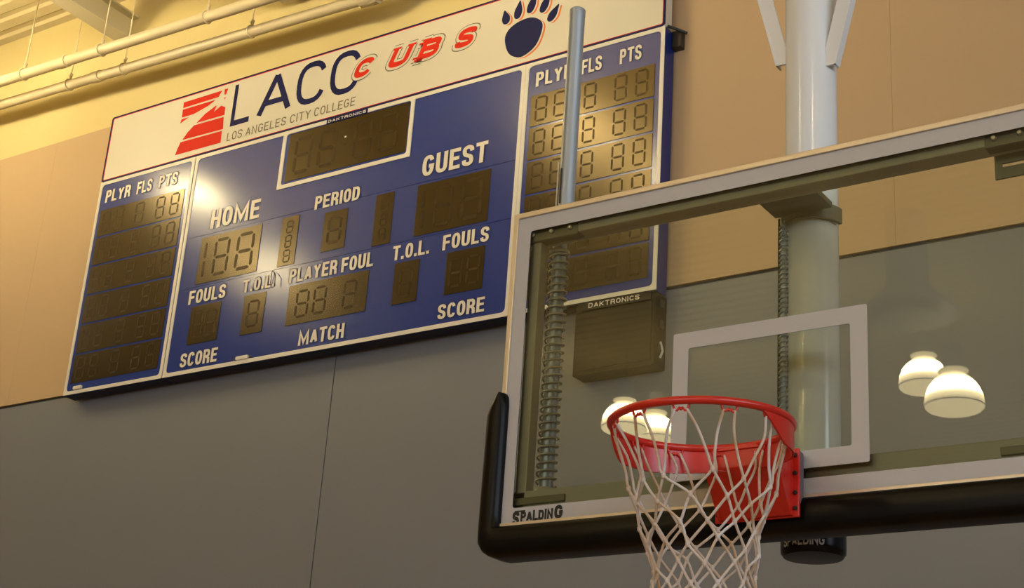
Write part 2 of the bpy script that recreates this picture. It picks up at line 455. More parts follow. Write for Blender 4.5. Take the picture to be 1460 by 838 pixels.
# ---- sprinkler pipes with hangers
def hanger(parent, x, y, z, r_, top, nm='hanger'):
    b = MB()
    b.tube([(x, y + (r_+.006)*math.cos(a), z + (r_+.006)*math.sin(a)) for a in [2*PI*k/18 for k in range(18)]], 0.006, 6, closed=True)
    b.tube([(x, y, z+r_), (x, y, z+r_+.05)], 0.012, 8)
    o = b.build(nm, M['pipe'], parent, smooth=True)
    MB().tube([(x, y, z+r_+.04), (x, y, top)], 0.006, 6).build('threaded_rod', M['pipe'], o, smooth=True)
    MB().lathe(x, y, [(.016, z+r_+.045), (.016, z+r_+.065)], 6).build('nut', M['pipe'], o)
def pipe_run(name, label, pts, rad, xs, collars):
    t = thing(name, label, 'pipe', pts[0], 'cream pipes along the top of the wall')
    MB().tube(pts, rad, 20).build('pipe_body', M['pipe'], t, smooth='auto')
    P0, P1 = Vector(pts[0]), Vector(pts[1])
    def at(x): k = (x-P0.x)/(P1.x-P0.x); return P0 + (P1-P0)*k
    for x in xs:
        p = at(x); hanger(t, p.x, p.y, p.z, rad, ZC)
    for x in collars:
        a, b = at(x-.045), at(x+.045)
        MB().tube([a, b], rad+.007, 20).build('coupling', M['pipe'], t, smooth='auto')
    return t
pipe_run('ceiling_pipe', 'upper of the two cream pipes running along the wall toward the ceiling',
         [(-13.8, 3.35, 8.345), (-2.6, 3.35, 8.055)], 0.044, [-8.45, -7.50, -6.32, -10.4, -4.6], [-7.95])
t = pipe_run('ceiling_pipe', 'lower of the two cream pipes nearest the wall with its end above the banner',
         [(-13.8, 3.62, 8.36), (-4.90, 3.62, 8.065)], 0.042, [-8.18, -7.52, -6.1, -10.3], [-7.84])
MB().tube([(-5.0, 3.62, 8.068), (-4.84, 3.62, 8.063)], 0.062, 20).build('end_coupling', M['pipe'], t, smooth='auto')
MB().tube(catmull([(-4.86, 3.62, 8.064), (-4.74, 3.62, 8.066), (-4.64, 3.60, 8.12), (-4.58, 3.56, 8.24), (-4.56, 3.52, 8.5), (-4.56, 3.5, ZC)], 6), 0.04, 16).build('riser', M['pipe'], t, smooth='auto')
t = thing('conduit', 'thin curved cream conduit hanging under the deck at the upper left corner', 'conduit', (-9.3, 3.2, 8.9))
MB().tube(catmull([(-9.6, 3.3, 8.80), (-9.3, 3.3, 8.76), (-9.12, 3.3, 8.68), (-9.05, 3.3, 8.58)], 6), 0.012, 8).build('tube', M['pipe'], t, smooth=True)
MB().tube(catmull([(-8.75, 2.9, 9.05), (-8.6, 2.9, 8.82), (-8.35, 2.9, 8.74), (-8.1, 2.9, 8.78), (-7.96, 2.9, 8.9)], 6), 0.014, 8).build('tube', M['pipe'], t, smooth=True)

# ================================================================== SCOREBOARD
X0, Z0, YF = -7.669, 5.3675, 3.72
PW = [0.0, 1.0678, 4.1254, 5.186]
HT = 1.817
def bx(s): return X0 + s
def bz(v): return Z0 + v
def cabinet(root, s0, s1, v0, v1, face_mat, cuts=()):
    MB().box(bx(s0)+.002, bx(s1)-.002, YF+.012, YW-.02, bz(v0), bz(v1)).build('cabinet', M['blue_side'], root, bevel=0.003)
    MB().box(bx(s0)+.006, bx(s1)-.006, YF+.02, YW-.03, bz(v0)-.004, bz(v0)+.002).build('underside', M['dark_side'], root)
    vs = [v0] + list(cuts) + [v1]
    for a, b in zip(vs[:-1], vs[1:]):
        MB().box(bx(s0)+.003, bx(s1)-.003, YF+.004, YF+.014, bz(a)+.0015, bz(b)-.0015).build('face_sheet', face_mat, root)
def border(root, s0, s1, v0, v1, wdt, m_, r_=0.03, y=YF, name='border_trim'):
    return MB().ring_y(rrect(bx(s0), bx(s1), bz(v0), bz(v1), 0.003, 6), rrect(bx(s0)+wdt, bx(s1)-wdt, bz(v0)+wdt, bz(v1)-wdt, r_, 6), y, y+.005).build(name, m_, root)
def window(root, s0, s1, v0, v1):
    o = MB().box(bx(s0), bx(s1), YF, YF+.006, bz(v0), bz(v1)).build('digit_window', M['mask'], root, bevel=0.0008)
    return o

SEG = {}
def seg_mesh(w_, h_):
    key = (round(w_, 3), round(h_, 3))
    if key in SEG: return SEG[key]
    t_ = w_*0.15; b = MB(); g = t_*0.35
    hz = lambda z: b.prism_y([(t_*.6+g, z), (t_*1.1+g, z+t_/2), (w_-t_*1.1-g, z+t_/2), (w_-t_*.6-g, z), (w_-t_*1.1-g, z-t_/2), (t_*1.1+g, z-t_/2)], -.0012, .001)
    def vt(x, z0, z1): b.prism_y([(x, z0+g), (x+t_/2, z0+g+t_/2), (x+t_/2, z1-g-t_/2), (x, z1-g), (x-t_/2, z1-g-t_/2), (x-t_/2, z0+g+t_/2)], -.0012, .001)
    for z in (t_/2, h_/2, h_-t_/2): hz(z)
    for x in (t_/2, w_-t_/2):
        vt(x, t_/2, h_/2); vt(x, h_/2, h_-t_/2)
    o = b.build('digit', M['segment'])
    SEG[key] = o.data
    bpy.data.objects.remove(o)
    return SEG[key]
ONE = {}
def digit(parent, s, v, w_, h_, one=False):
    me = seg_mesh(w_, h_)
    if one:
        if 'm' not in ONE:
            b = MB(); t_ = w_
            for z0, z1 in ((0, h_/2), (h_/2, h_)):
                b.prism_y([(0, z0+.01), (t_/2, z0+.02), (t_/2, z1-.02), (0, z1-.01), (-t_/2, z1-.02), (-t_/2, z0+.02)], -.0012, .001)
            o = b.build('digit', M['segment']); ONE['m'] = o.data; bpy.data.objects.remove(o)
        me = ONE['m']
    o = bpy.data.objects.new('digit', me); COL.objects.link(o); o.parent = parent
    o.location = Vector((bx(s), YF, bz(v))) - ORIGIN[parent]
    return o

KW = dict(weight=0.175, width=0.34, gap=0.085)
def cap(root, txt, s0, s1, v0, v1, m_=None, y=YF+.0005, **kw):
    k = dict(KW); k.update(kw)
    # a dark keyline round the white letters
    a = text(txt, bx(s0), bx(s1), bz(v0), bz(v1), YF+.0030, M['navy'], root, 'caption_outline', grow=0.012, **k)
    return text(txt, bx(s0), bx(s1), bz(v0), bz(v1), y, m_ or M['board_white'], root, 'caption', **k)

def stats_panel(s0, label, caps):
    root = thing('player_stats_panel', label, 'scoreboard', (bx(s0+.53), YF+.07, bz(0)), 'player statistics panels')
    s1 = s0 + 1.0585
    cabinet(root, s0, s1, 0, HT, M['blue'])
    border(root, s0, s1, 0, HT, 0.028, M['board_white'])
    for i in range(6):
        top = 1.557 - 0.2477*i; bot = top - 0.2477 + 0.016
        wn = window(root, s0+.060, s0+.995, bot, top)
        for x in (.096, .242, .474, .702, .856):
            digit(wn, s0+x, bot+.026, .095, .188)
    for txt, a, b in caps: cap(root, txt, s0+a, s0+b, 1.621, 1.729)
    return root
lp = stats_panel(0.0, 'left blue player statistics panel with six dark digit rows, at the banner left end',
            [('PLYR', .088, .372), ('FLS', .444, .612), ('PTS', .687, .893)])
MB().prism_y(rrect(bx(.115), bx(.205), bz(.032), bz(.058), .006, 2), YF-.012, YF+.002).build('latch', M['board_white'], lp)
rp = stats_panel(PW[2]+.002, 'right blue player statistics panel partly behind the galvanised pipe and backboard',
            [('PLYR', .087, .372), ('FLS', .444, .597), ('PTS', .732, .893)])

root = thing('main_scoreboard', 'large blue central scoreboard reading HOME, PERIOD and GUEST', 'scoreboard', (bx(2.6), YF+.07, bz(0)))
cabinet(root, PW[1], PW[2], 0, HT, M['blue'], cuts=(0.686, 1.108))
border(root, PW[1], PW[2], 0, HT, 0.030, M['board_white'])
o = MB().ring_y(rrect(bx(1.969), bx(3.196), bz(1.335), bz(1.797), .004, 6), rrect(bx(2.003), bx(3.162), bz(1.366), bz(1.785), .022, 6), YF-.002, YF+.004).build('clock_frame', M['board_white'], root)
wins = {'clock': (2.035, 3.150, 1.385, 1.777), 'home': (1.266, 1.873, .705, 1.084), 'guest': (3.297, 3.903, .705, 1.087),
        'bonus1': (2.070, 2.233, .702, 1.087), 'bonus2': (2.936, 3.095, .699, 1.090), 'period': (2.473, 2.687, .742, 1.048),
        'f1': (1.268, 1.568, .224, .525), 't1': (1.795, 2.004, .220, .528), 'pf': (2.221, 2.941, .225, .528), 't2': (3.163, 3.371, .228, .532),
        'f2': (3.597, 3.903, .227, .530)}
W_ = {}
for k, (a, b, c, d) in wins.items(): W_[k] = window(root, a, b, c, d)
for x in (2.10, 2.33, 2.66, 2.89): digit(W_['clock'], x, 1.43, .17, .30)
for b0 in ((1.266, 'home'), (3.297, 'guest')):
    digit(W_[b0[1]], b0[0]+.06, .745, .022, .30, one=True)
    digit(W_[b0[1]], b0[0]+.150, .745, .155, .30)
    digit(W_[b0[1]], b0[0]+.375, .745, .175, .30)
for k in ('bonus1', 'bonus2'):
    for j in range(3): digit(W_[k], wins[k][0]+.050, .725+.115*j, .065, .10)
digit(W_['period'], 2.515, .79, .13, .21)
digit(W_['f1'], 1.295, .27, .11, .21); digit(W_['f1'], 1.43, .27, .11, .21)
digit(W_['t1'], 1.84, .27, .115, .21); digit(W_['t2'], 3.21, .27, .115, .21)
digit(W_['pf'], 2.30, .27, .12, .21); digit(W_['pf'], 2.46, .27, .12, .21); digit(W_['pf'], 2.73, .27, .12, .21)
digit(W_['f2'], 3.625, .27, .11, .21); digit(W_['f2'], 3.765, .27, .11, .21)
for v in (1.565, 1.626):
    MB().box(bx(2.575), bx(2.590), YF-.002, YF+.002, bz(v), bz(v+.012)).build('colon_dot', M['board_white'] if v > 1.6 else M['segment'], W_['clock'])
cap(root, 'HOME', 1.333, 1.826, 1.144, 1.300, width=.36)
cap(root, 'GUEST', 3.318, 3.862, 1.149, 1.306, width=.36)
cap(root, 'PERIOD', 2.366, 2.778, 1.094, 1.200)
cap(root, 'PLAYER FOUL', 2.208, 2.968, .551, .660)
cap(root, 'FOULS', 1.222, 1.594, .550, .659)
cap(root, 'T.O.L.', 1.763, 2.070, .553, .654)
cap(root, 'T.O.L.', 3.133, 3.443, .556, .664)
cap(root, 'FOULS', 3.553, 3.926, .555, .664)
cap(root, 'SCORE', 1.232, 1.600, .055, .163)
cap(root, 'MATCH', 2.368, 2.775, .057, .166)
cap(root, 'SCORE', 3.563, 3.933, .062, .165)
# maker's name tab above the clock
tb = MB().box(bx(2.385), bx(2.768), YF-.004, YF+.002, bz(1.780), bz(1.815)).build('name_tab', M['navy'], root)
text('DAKTRONICS', bx(2.40), bx(2.755), bz(1.786), bz(1.808), YF-.0055, M['board_white'], tb, 'caption', weight=.2, width=.9, gap=.25)
MB().prism_y(rrect(bx(1.80), bx(1.915), bz(.030), bz(.056), .006, 2), YF-.012, YF+.002).build('latch', M['board_white'], root)
for s_ in (1.785, 1.93):
    bolt(root, bx(s_), YF+.004, bz(.042), .010, .010, M['black'], 'screw', 10)
# bent wire hook hanging at the seam by T.O.L.
MB().tube([(bx(2.035), YF-.004, bz(.575)), (bx(2.045), YF-.012, bz(.675)), (bx(2.062), YF-.020, bz(.668)), (bx(2.098), YF-.028, bz(.625)), (bx(2.100), YF-.028, bz(.555))], .0035, 6).build('wire_hook', M['black'], root)

# ---- college banner on top
B0, B1 = HT+.003, 2.415
ban = thing('banner_sign', 'long cream banner sign reading LACC CUBS on top of the scoreboard', 'sign', (bx(2.59), YF+.07, bz(B0)))
MB().box(bx(0)+.004, bx(5.186), YF+.004, YF+.085, bz(B0), bz(B1)).build('sign_box', M['board_white'], ban, bevel=.003)
MB().box(bx(.004), bx(5.182), YF+.001, YF+.006, bz(B0), bz(B1)).build('sign_face', M['banner'], ban)
MB().ring_y(rrect(bx(0.0), bx(5.186), bz(B0), bz(B1), .02, 4), rrect(bx(.016), bx(5.170), bz(B0+.013), bz(B1-.013), .014, 4), YF-.001, YF+.003).build('navy_border', M['navy'], ban)
MB().ring_y(rrect(bx(0.014), bx(5.172), bz(B0+.012), bz(B1-.012), .014, 4), rrect(bx(.021), bx(5.165), bz(B0+.018), bz(B1-.018), .012, 4), YF-.0005, YF+.003).build('red_border', M['red_print'], ban)
def flat(name, polys, m_, y, parent):
    mb = MB()
    for p in polys: mb.add([(bx(a), y, bz(b)) for a, b in p], [tuple(range(len(p)))])
    return mb.build(name, m_, parent, tri=True)
logo = [[(.826,2.352),(1.243,2.354),(1.212,2.303),(.828,2.300)],
        [(.828,2.286),(1.186,2.286),(1.11,2.250),(.96,2.214),(.831,2.214)],
        [(.831,2.199),(.916,2.199),(.865,2.180),(.823,2.160)],
        [(1.008,2.124),(1.308,2.122),(1.305,2.190),(1.257,2.216),(1.186,2.180),(1.208,2.232),(1.190,2.228),(1.09,2.185)],
        [(.877,2.004),(1.315,1.997),(1.302,2.106),(.985,2.108),(.925,2.062)],
        [(.822,1.882),(1.311,1.880),(1.306,1.984),(.862,1.988),(.838,1.935)],
        [(1.268,2.359),(1.306,2.356),(1.292,2.306),(1.272,2.312)],
        [(1.278,2.282),(1.292,2.284),(1.288,2.258)]]
flat('red_emblem', logo, M['red_print'], YF-.001, ban)
for c, a, b_ in (('L', 1.384, 1.577), ('A', 1.652, 1.998), ('C', 2.038, 2.326), ('C', 2.366, 2.652)):
    text(c, bx(a), bx(b_), bz(1.999), bz(2.364), YF-.001, M['navy'], ban, 'letter', weight=.13, width=.72, gap=.15)
for wd_, a, b_ in (('LOS', 1.372, 1.530), ('ANGELES', 1.566, 1.972), ('CITY', 2.012, 2.213), ('COLLEGE', 2.247, 2.636)):
    text(wd_, bx(a), bx(b_), bz(1.876), bz(1.948), YF-.001, M['grey_print'], ban, 'lettering', weight=.125, width=.50, gap=.16)
# the italic slab lettering: dark keyline, cream gap, red letter
for i, (c, a, b) in enumerate((('C', 2.575, 2.800), ('U', 2.895, 3.140), ('B', 3.165, 3.408), ('S', 3.490, 3.705))):
    k = dict(weight=.27, width=.86, gap=.1, shear=.42, serif=.035 if c in 'UB' else 0)
    text(c, bx(a), bx(b), bz(2.100), bz(2.250), YF-.0008, M['grey_print'], ban, 'letter_outline', grow=.050, **k)
    text(c, bx(a), bx(b), bz(2.100), bz(2.250), YF-.0020, M['banner'], ban, 'letter_outline', grow=.036, **k)
    text(c, bx(a), bx(b), bz(2.100), bz(2.250), YF-.0032, M['red_print'], ban, 'lettering', **k)
# paw print
padp = [(3.933,2.063),(3.962,2.135),(4.04,2.175),(4.139,2.180),(4.216,2.137),(4.240,2.075),(4.206,1.963),(4.140,1.905),(4.059,1.888),(3.972,1.945)]
def toe(bx_, bz_, tx_, tz_, rx_, rz_):
    b = Vector((bx_, bz_)); t_ = Vector((tx_, tz_)); d = t_-b; n_ = Vector((-d.y, d.x)).normalized()*0.033
    c = b + d*0.42
    pts = [tuple(b), tuple(b+d*.1-n_*.75), tuple(c-n_), tuple(b+d*.75-n_*.55), tuple(t_), tuple(b+d*.75+n_*.55), tuple(c+n_), tuple(b+d*.1+n_*.75)]
    return pts
toes = [toe(3.940,2.185,3.912,2.300,0,0), toe(4.022,2.200,4.040,2.345,0,0), toe(4.118,2.218,4.168,2.368,0,0), toe(4.222,2.192,4.282,2.336,0,0), toe(4.285,2.105,4.362,2.222,0,0)]
def smooth_poly(p): return [tuple(q)[:2] for q in catmull([(a, b, 0) for a, b in p], 5, True)]
for nm, dx, dz, mm, yy in (('orange_shadow', .022, -.014, 'orange', -.0004), ('pale_gap', .010, -.007, 'banner', -.0010), ('paw_print', 0, 0, 'navy', -.0016)):
    flat(nm, [[(a+dx, b+dz) for a, b in smooth_poly(p)] for p in [padp]+toes], M[mm], YF+yy, ban)
# cable and clamp at the right end of the banner
MB().tube([(bx(5.186), YF+.03, bz(1.83)), (bx(5.24), YF+.07, bz(1.81)), (bx(5.28), YF+.12, bz(1.80))], .010, 8).build('cable', M['black'], ban)
MB().box(bx(5.186), bx(5.25), YF+.09, YW, bz(1.70), bz(1.82)).build('wall_clamp', M['black'], ban, bevel=.004)

# ---- horn cabinet under the right panel
sp = thing('speaker_cabinet', 'black scoreboard horn cabinet hanging below the right statistics panel', 'speaker', (-2.77, 3.8, 4.9))
MB().box(-3.05, -2.49, 3.735, YW, 4.90, Z0-.005).build('cabinet', M['speaker'], sp, bevel=.004)
MB().box(-3.03, -2.51, 3.722, 3.737, 4.93, 5.30).build('grille', M['speaker'], sp, bevel=.003)
text('DAKTRONICS', bx(4.718), bx(5.075), bz(-.046), bz(-.014), YF-.001, M['board_white'], sp, 'lettering', weight=.2, width=.75, gap=.22)
MB().box(-3.0, -2.52, YF+.001, YF+.02, 5.31, 5.362).build('name_strip', M['speaker'], sp)
for z in (4.99, 5.15, 5.28):
    MB().box(-2.492, -2.482, 3.78, 3.83, z, z+.05).build('side_bracket', M['black'], sp)
MB().tube([(-2.486, 3.80, 4.96), (-2.47, 3.80, 5.0), (-2.486, 3.80, 5.06)], .007, 6).build('cable', M['print_white'], sp)

# ================================================================== BACKBOARD
BL, BR_, BB, BT = -0.9144, 0.9144, 2.896, 3.9624
bb = thing('backboard', 'glass basketball backboard with white border and target square', 'backboard', (0, 0.03, BB))
MB().box(BL+.012, BR_-.012, 0, .012, BB+.012, BT-.012).build('glass_pane', M['glass'], bb)
MB().ring_y(rrect(BL, BR_, BB, BT, .004, 3), rrect(BL+.018, BR_-.018, BB+.018, BT-.018, .004, 3), -.010, .045).build('frame', M['alu'], bb, bevel=.0025)
MB().ring_y(rrect(BL+.017, BR_-.017, BB+.017, BT-.017, .003, 4), rrect(-.849, .849, 2.960, 3.893, .010, 4), -.0030, -.0008).build('white_border', M['white_paint'], bb)
MB().ring_y(rrect(-.3048, .3048, 2.989, 3.4464, .006, 3), rrect(-.3048+.0508, .3048-.0508, 2.989+.0508, 3.4464-.0508, .006, 3), -.0025, -.0008).build('target_square', M['white_paint'], bb)
# steel sub-frame behind the pane
MB().box(BL+.02, BR_-.02, .018, .090, 3.868, 3.950).build('top_rail', M['frame_steel'], bb, bevel=.006)
MB().box(BL+.02, BR_-.02, .030, .080, 2.905, 3.022).build('bottom_rail', M['frame_steel'], bb, bevel=.006)
for s_ in (-1, 1):
    x = s_*.846
    MB().box(x-.020, x+.020, .030, .075, 2.95, 3.90).build('upright', M['frame_steel'], bb, bevel=.004)
    # bolted corner plates
    a, b = (-.878, -.678) if s_ < 0 else (.650, .850)
    pl = MB().box(a, b, .016, .062, 3.862, 3.906).build('corner_plate', M['bracket_steel'], bb, bevel=.003)
    for k in (.14, .5, .86):
        bolt(pl, a+(b-a)*k, .016, 3.886, .009, .009, M['chrome'])
    MB().box(a, b-.0, .02, .10, 2.975, 2.998).build('base_plate', M['bracket_steel'], bb, bevel=.003)
# slotted brace bracket near the right end
q = MB().ring_y([(.652, 3.800), (.652, 3.940), (.90, 3.940), (.90, 3.800)], [(.672, 3.834), (.672, 3.846), (.88, 3.846), (.88, 3.834)], .095, .103).build('slotted_bracket', M['bracket_steel'], bb)
# maker's name, bottom left
for txt, a, b_, c_, d_ in (('S', -.845, -.820, 2.904, 2.949), ('PALDIN', -.8155, -.6985, 2.914, 2.946), ('G', -.694, -.664, 2.9135, 2.956)):
    text(txt, a, b_, c_, d_, -.0035, M['print_black'], bb, 'lettering', weight=.27, width=.52, gap=.07, serif=.0045)
MB().box(-.838, -.800, -.0037, -.0031, 2.9455, 2.9505).build('lettering', M['print_black'], bb)

# ---- edge padding
half = [((-.918, 3.334), (-.897, 3.334)), ((-.934, 3.320), (-.889, 3.322)), ((-.950, 3.288), (-.8865, 3.295)), ((-.958, 3.262), (-.8865, 3.262)),
        ((-.960, 2.94), (-.8865, 2.94)), ((-.960, 2.875), (-.8865, 2.9045)), ((-.957, 2.850), (-.886, 2.9042)), ((-.940, 2.826), (-.885, 2.9039)),
        ((-.915, 2.812), (-.883, 2.9036)), ((-.880, 2.8045), (-.870, 2.9035)), ((-.30, 2.8045), (-.30, 2.9035))]
stations = half + [((-a[0], a[1]), (-b_[0], b_[1])) for a, b_ in reversed(half)]
pb = MB(); rows = []
for o_, i_ in stations:
    O, I = Vector(o_), Vector(i_); w_ = (I-O).length; d_ = (I-O).normalized()
    row = []
    for t_, y_ in ((0, .056), (0, -.014), (.005, -.026), (.014, -.033), (.024, -.036), (-.024, -.036), (-.014, -.033), (-.005, -.026), (0.0001, -.014), (0.0001, .056)):
        if t_ == 0: p = O
        elif t_ == 0.0001: p = I
        elif t_ > 0: p = O + d_*min(t_, w_*.42)
        else: p = I + d_*max(t_, -w_*.42)
        row.append((p.x, y_, p.y))
    rows.append(row)
nr = len(rows[0])
pb.add([v for r_ in rows for v in r_], [(i*nr+k, i*nr+(k+1) % nr, (i+1)*nr+(k+1) % nr, (i+1)*nr+k) for i in range(len(rows)-1) for k in range(nr)] + [tuple(range(nr)), tuple(range((len(rows)-1)*nr, len(rows)*nr))])
pb.build('edge_padding', M['pad'], bb, smooth='auto')

# ================================================================== RIM
RC = Vector((0, -.394, 3.010)); RR = .2355; TILT = R(2.2)
rim = thing('basketball_hoop', 'red steel basketball rim with flared back band and mounting box', 'rim', tuple(RC))
def rp_(a, r_, dz=0):     # a = 0 to the right, 90 at the backboard
    x, y = r_*math.cos(a), r_*math.sin(a)
    return Vector((RC.x + x, RC.y + y, RC.z + dz + y*math.tan(TILT)))
MB().tube([rp_(2*PI*k/72, RR) for k in range(72)], .0108, 12, closed=True).build('ring', M['red'], rim, smooth=True)
# wrap-around band
A0, A1, NB = -30, 210, 80
rows = []
for k in range(NB+1):
    a = R(A0 + (A1-A0)*k/NB)
    e = min(A0 and (k/NB)*(A1-A0), (1-k/NB)*(A1-A0))
    h_ = .078 * (1 - math.cos(min(e/34, 1)*PI))/2
    if 30 < A0+(A1-A0)*k/NB < 150: h_ -= .012 * math.sin(R((A0+(A1-A0)*k/NB-30)*1.5))
    rows.append((a, max(h_, .002)))
vs = []; fs = []
for a, h_ in rows:
    for r_, dz in ((RR+.004, 0), (RR+.004, -h_), (RR-.002, -h_), (RR-.002, 0)): vs.append(rp_(a, r_, dz))
for k in range(NB):
    for j in range(4):
        j2 = (j+1) % 4; fs.append((k*4+j, k*4+j2, (k+1)*4+j2, (k+1)*4+j))
fs += [(0, 1, 2, 3), (NB*4, NB*4+1, NB*4+2, NB*4+3)]
MB().add(vs, fs).build('back_band', M['red'], rim, smooth='auto')
# mounting box
zt = 3.030
MB().box(-.126, .126, -.062, -.052, 2.838, zt).build('back_plate', M['red'], rim, bevel=.003)
for s_ in (-1, 1):
    x = s_*.104
    MB().prism_x([(-.060, 2.842), (-.060, zt), (-.165, 3.010), (-.165, 2.965), (-.075, 2.842)], x-.005, x+.005).build('cheek', M['red'], rim, bevel=.0015)
MB().prism_x([(-.062, 2.842), (-.072, 2.842), (-.170, 2.960), (-.170, 3.012), (-.160, 3.012), (-.155, 2.965)], -.10, .10).build('front_panel', M['red'], rim, bevel=.002)
MB().box(-.115, .115, -.175, -.055, 3.008, 3.020).build('top_plate', M['red'], rim, bevel=.002)
MB().box(-.120, .120, -.053, -.011, 2.878, 3.030).build('spacer_block', M['block'], rim, bevel=.008)
for x, z in ((.116, 2.862), (.116, 2.905), (.116, 2.96), (-.116, 2.862), (-.116, 2.96), (.116, 3.01)):
    bolt(rim, x, -.062, z, .0065, .006, M['black'], seg=6)
# net hooks: little double loops under the ring
hook_me = None
HA = [R(15 + 30*k) for k in range(12)]
for a in HA:
    if hook_me is None:
        b = MB()
        w_ = .021
        pts = [(-w_, 0, .0), (-w_*.85, 0, -.010), (-w_*.5, 0, -.017), (-w_*.18, 0, -.009), (0, 0, -.015), (w_*.18, 0, -.009), (w_*.5, 0, -.017), (w_*.85, 0, -.010), (w_, 0, 0)]
        b.tube(catmull(pts, 3), .0032, 6)
        o = b.build('net_hook', M['red'], None, smooth=True); hook_me = o.data
        bpy.data.objects.remove(o)
    o = bpy.data.objects.new('net_hook', hook_me); COL.objects.link(o); o.parent = rim
    o.location = rp_(a, RR-.006, -.008) - RC
    o.rotation_euler = (0, 0, a + PI/2)

# ================================================================== NET
net = thing('basketball_net', 'white and tan cord net hanging from the red rim', 'net', (RC.x, RC.y, 2.99))
LV = [(.231, 2.992), (.186, 2.835), (.167, 2.775), (.150, 2.722), (.139, 2.672), (.131, 2.622), (.127, 2.575), (.128, 2.532), (.135, 2.495)]
NJ = {}
def node(l, idx):          # idx in half steps of 15 degrees
    idx %= 24
    if (l, idx) not in NJ:
        r_, z = LV[l]
        j = 0 if l == 0 else 1
        NJ[(l, idx)] = Vector((random.uniform(-.009, .009)*j, random.uniform(-.009, .009)*j, random.uniform(-.010, .010)*j)) , random.uniform(-2.5, 2.5)*j
    r_, z = LV[l]; dv, da = NJ[(l, idx)]
    a = R(15*idx + 15 + da)
    zz = z + (r_*math.sin(a)*math.tan(TILT) if l == 0 else 0)
    return Vector((RC.x + .012*(l > 0) + r_*math.cos(a), RC.y + r_*math.sin(a), zz)) + dv
for k in range(12):
    for dr in (-1, 1):
        pts = []
        for l in range(len(LV)):
            p = node(l, 2*k + dr*l)
            if l == 0:
                a = R(15*2*k + 15) + dr*R(3.5); p = Vector((RC.x + .231*math.cos(a), RC.y + .231*math.sin(a), 2.990 + .231*math.sin(a)*math.tan(TILT)))
            pts.append(p)
            if l == 0:
                q = node(1, 2*k + dr)
                mid = p.lerp(q, .33); rad = Vector((mid.x-RC.x, mid.y-RC.y, 0)).normalized(); tan_ = Vector((-rad.y, rad.x, 0))
                sway = random.uniform(-.012, .026)
                pts.append(mid + tan_*sway*-dr + rad*random.uniform(-.012, .004))
                mid = p.lerp(q, .7)
                pts.append(mid + tan_*sway*.6*-dr - rad*.004)
        MB().tube(catmull(pts, 5), .0037, 7).build('cord', M['cord'], net, smooth=True)
# bottom edge cord
MB().tube(catmull([node(8, 2*k) + Vector((0, 0, -.006*(k % 2))) for k in range(12)], 4, True), .0050, 7, closed=True).build('hem_cord', M['cord'], net, smooth=True)
kn = MB()
for (l, idx), _ in list(NJ.items()):
    if l in (1, 2, 3, 4, 5, 6, 7) and (idx + l) % 2 == 0:
        p = node(l, idx); kn.lathe(p.x, p.y, [(.003, p.z-.009), (.0062, p.z-.004), (.0062, p.z+.004), (.003, p.z+.009)], 7)
o = kn.build('knots', M['cord'], net, smooth=True); o['kind'] = 'stuff'

# ================================================================== SUPPORT POST
PX, PY, PR = 0.0, .32, .083
post = thing('support_post', 'white enamelled vertical post with angle braces behind the backboard', 'post', (PX, PY, 2.83))
MB().lathe(PX, PY, [(PR, 2.90), (PR, 8.95)], 48).build('pole', M['post'], post, smooth='auto')
cp = MB().lathe(PX, PY, [(.070, 2.817), (.086, 2.819), (.094, 2.829), (.095, 2.842), (.095, 2.975), (.088, 2.985)], 48).build('end_pad', M['pad'], post, smooth='auto')
def bend(x, z):
    a = x/.0965; return (PX + .0965*math.sin(a), PY - .0965*math.cos(a), z)
text('SPALDING', -.062, .072, 2.836, 2.866, 0, M['print_white'], cp, 'lettering', weight=.2, width=.66, gap=.12, bend=bend)
for s_, z in ((-1, 4.46), (1, 4.415)):
    b = MB(); H = 2.3; sl = .25; wd = .060; e0 = PX + s_*.104; yf, yb = PY-.045, PY-.012
    o0, o1 = e0, e0 + s_*sl*H
    i0, i1 = o0 - s_*.050, o1 - s_*wd
    zi = z + .05
    def slab(p, q, r_, t_, d):      # a thin plate from four corners, thickened along d
        vs = [Vector(v) for v in (p, q, r_, t_)]; d = Vector(d)
        b.add(vs + [v + d for v in vs], [(0,1,2,3), (4,7,6,5), (0,4,5,1), (1,5,6,2), (2,6,7,3), (3,7,4,0)])
    slab((i0, yf, z), (o0, yf, z), (o1, yf, z+H), (i1, yf, z+H), (0, .007, 0))
    slab((o0+s_*.001, yf-.002, z), (o0+s_*.001, yb, z), (o1+s_*.001, yb, z+H), (o1+s_*.001, yf-.002, z+H), (-s_*.007, 0, 0))
    b.build('angle_brace', M['post'], post)
# clamp collar and bracket to the top rail
cm_ = MB()
arc = [(PX + .102*math.cos(R(a)), PY + .102*math.sin(R(a))) for a in range(-180, 1, 12)]
arc2 = [(PX + .090*math.cos(R(a)), PY + .090*math.sin(R(a))) for a in range(-180, 1, 12)]
n = len(arc)
vs = [(p[0], p[1], 3.865) for p in arc] + [(p[0], p[1], 3.865) for p in arc2] + [(p[0], p[1], 3.915) for p in arc] + [(p[0], p[1], 3.915) for p in arc2]
fs = []
for i in range(n-1):
    fs += [(i, i+1, n+i+1, n+i), (2*n+i, 3*n+i, 3*n+i+1, 2*n+i+1), (i, 2*n+i, 2*n+i+1, i+1), (n+i, n+i+1, 3*n+i+1, 3*n+i)]
fs += [(0, n, 3*n, 2*n), (n-1, 3*n-1, 4*n-1, 2*n-1)]
cm_.add(vs, fs)
cm_.build('clamp_collar', M['bracket_steel'], post)
MB().box(-.085, .105, .091, .235, 3.885, 3.905).build('clamp_plate', M['bracket_steel'], post, bevel=.002)
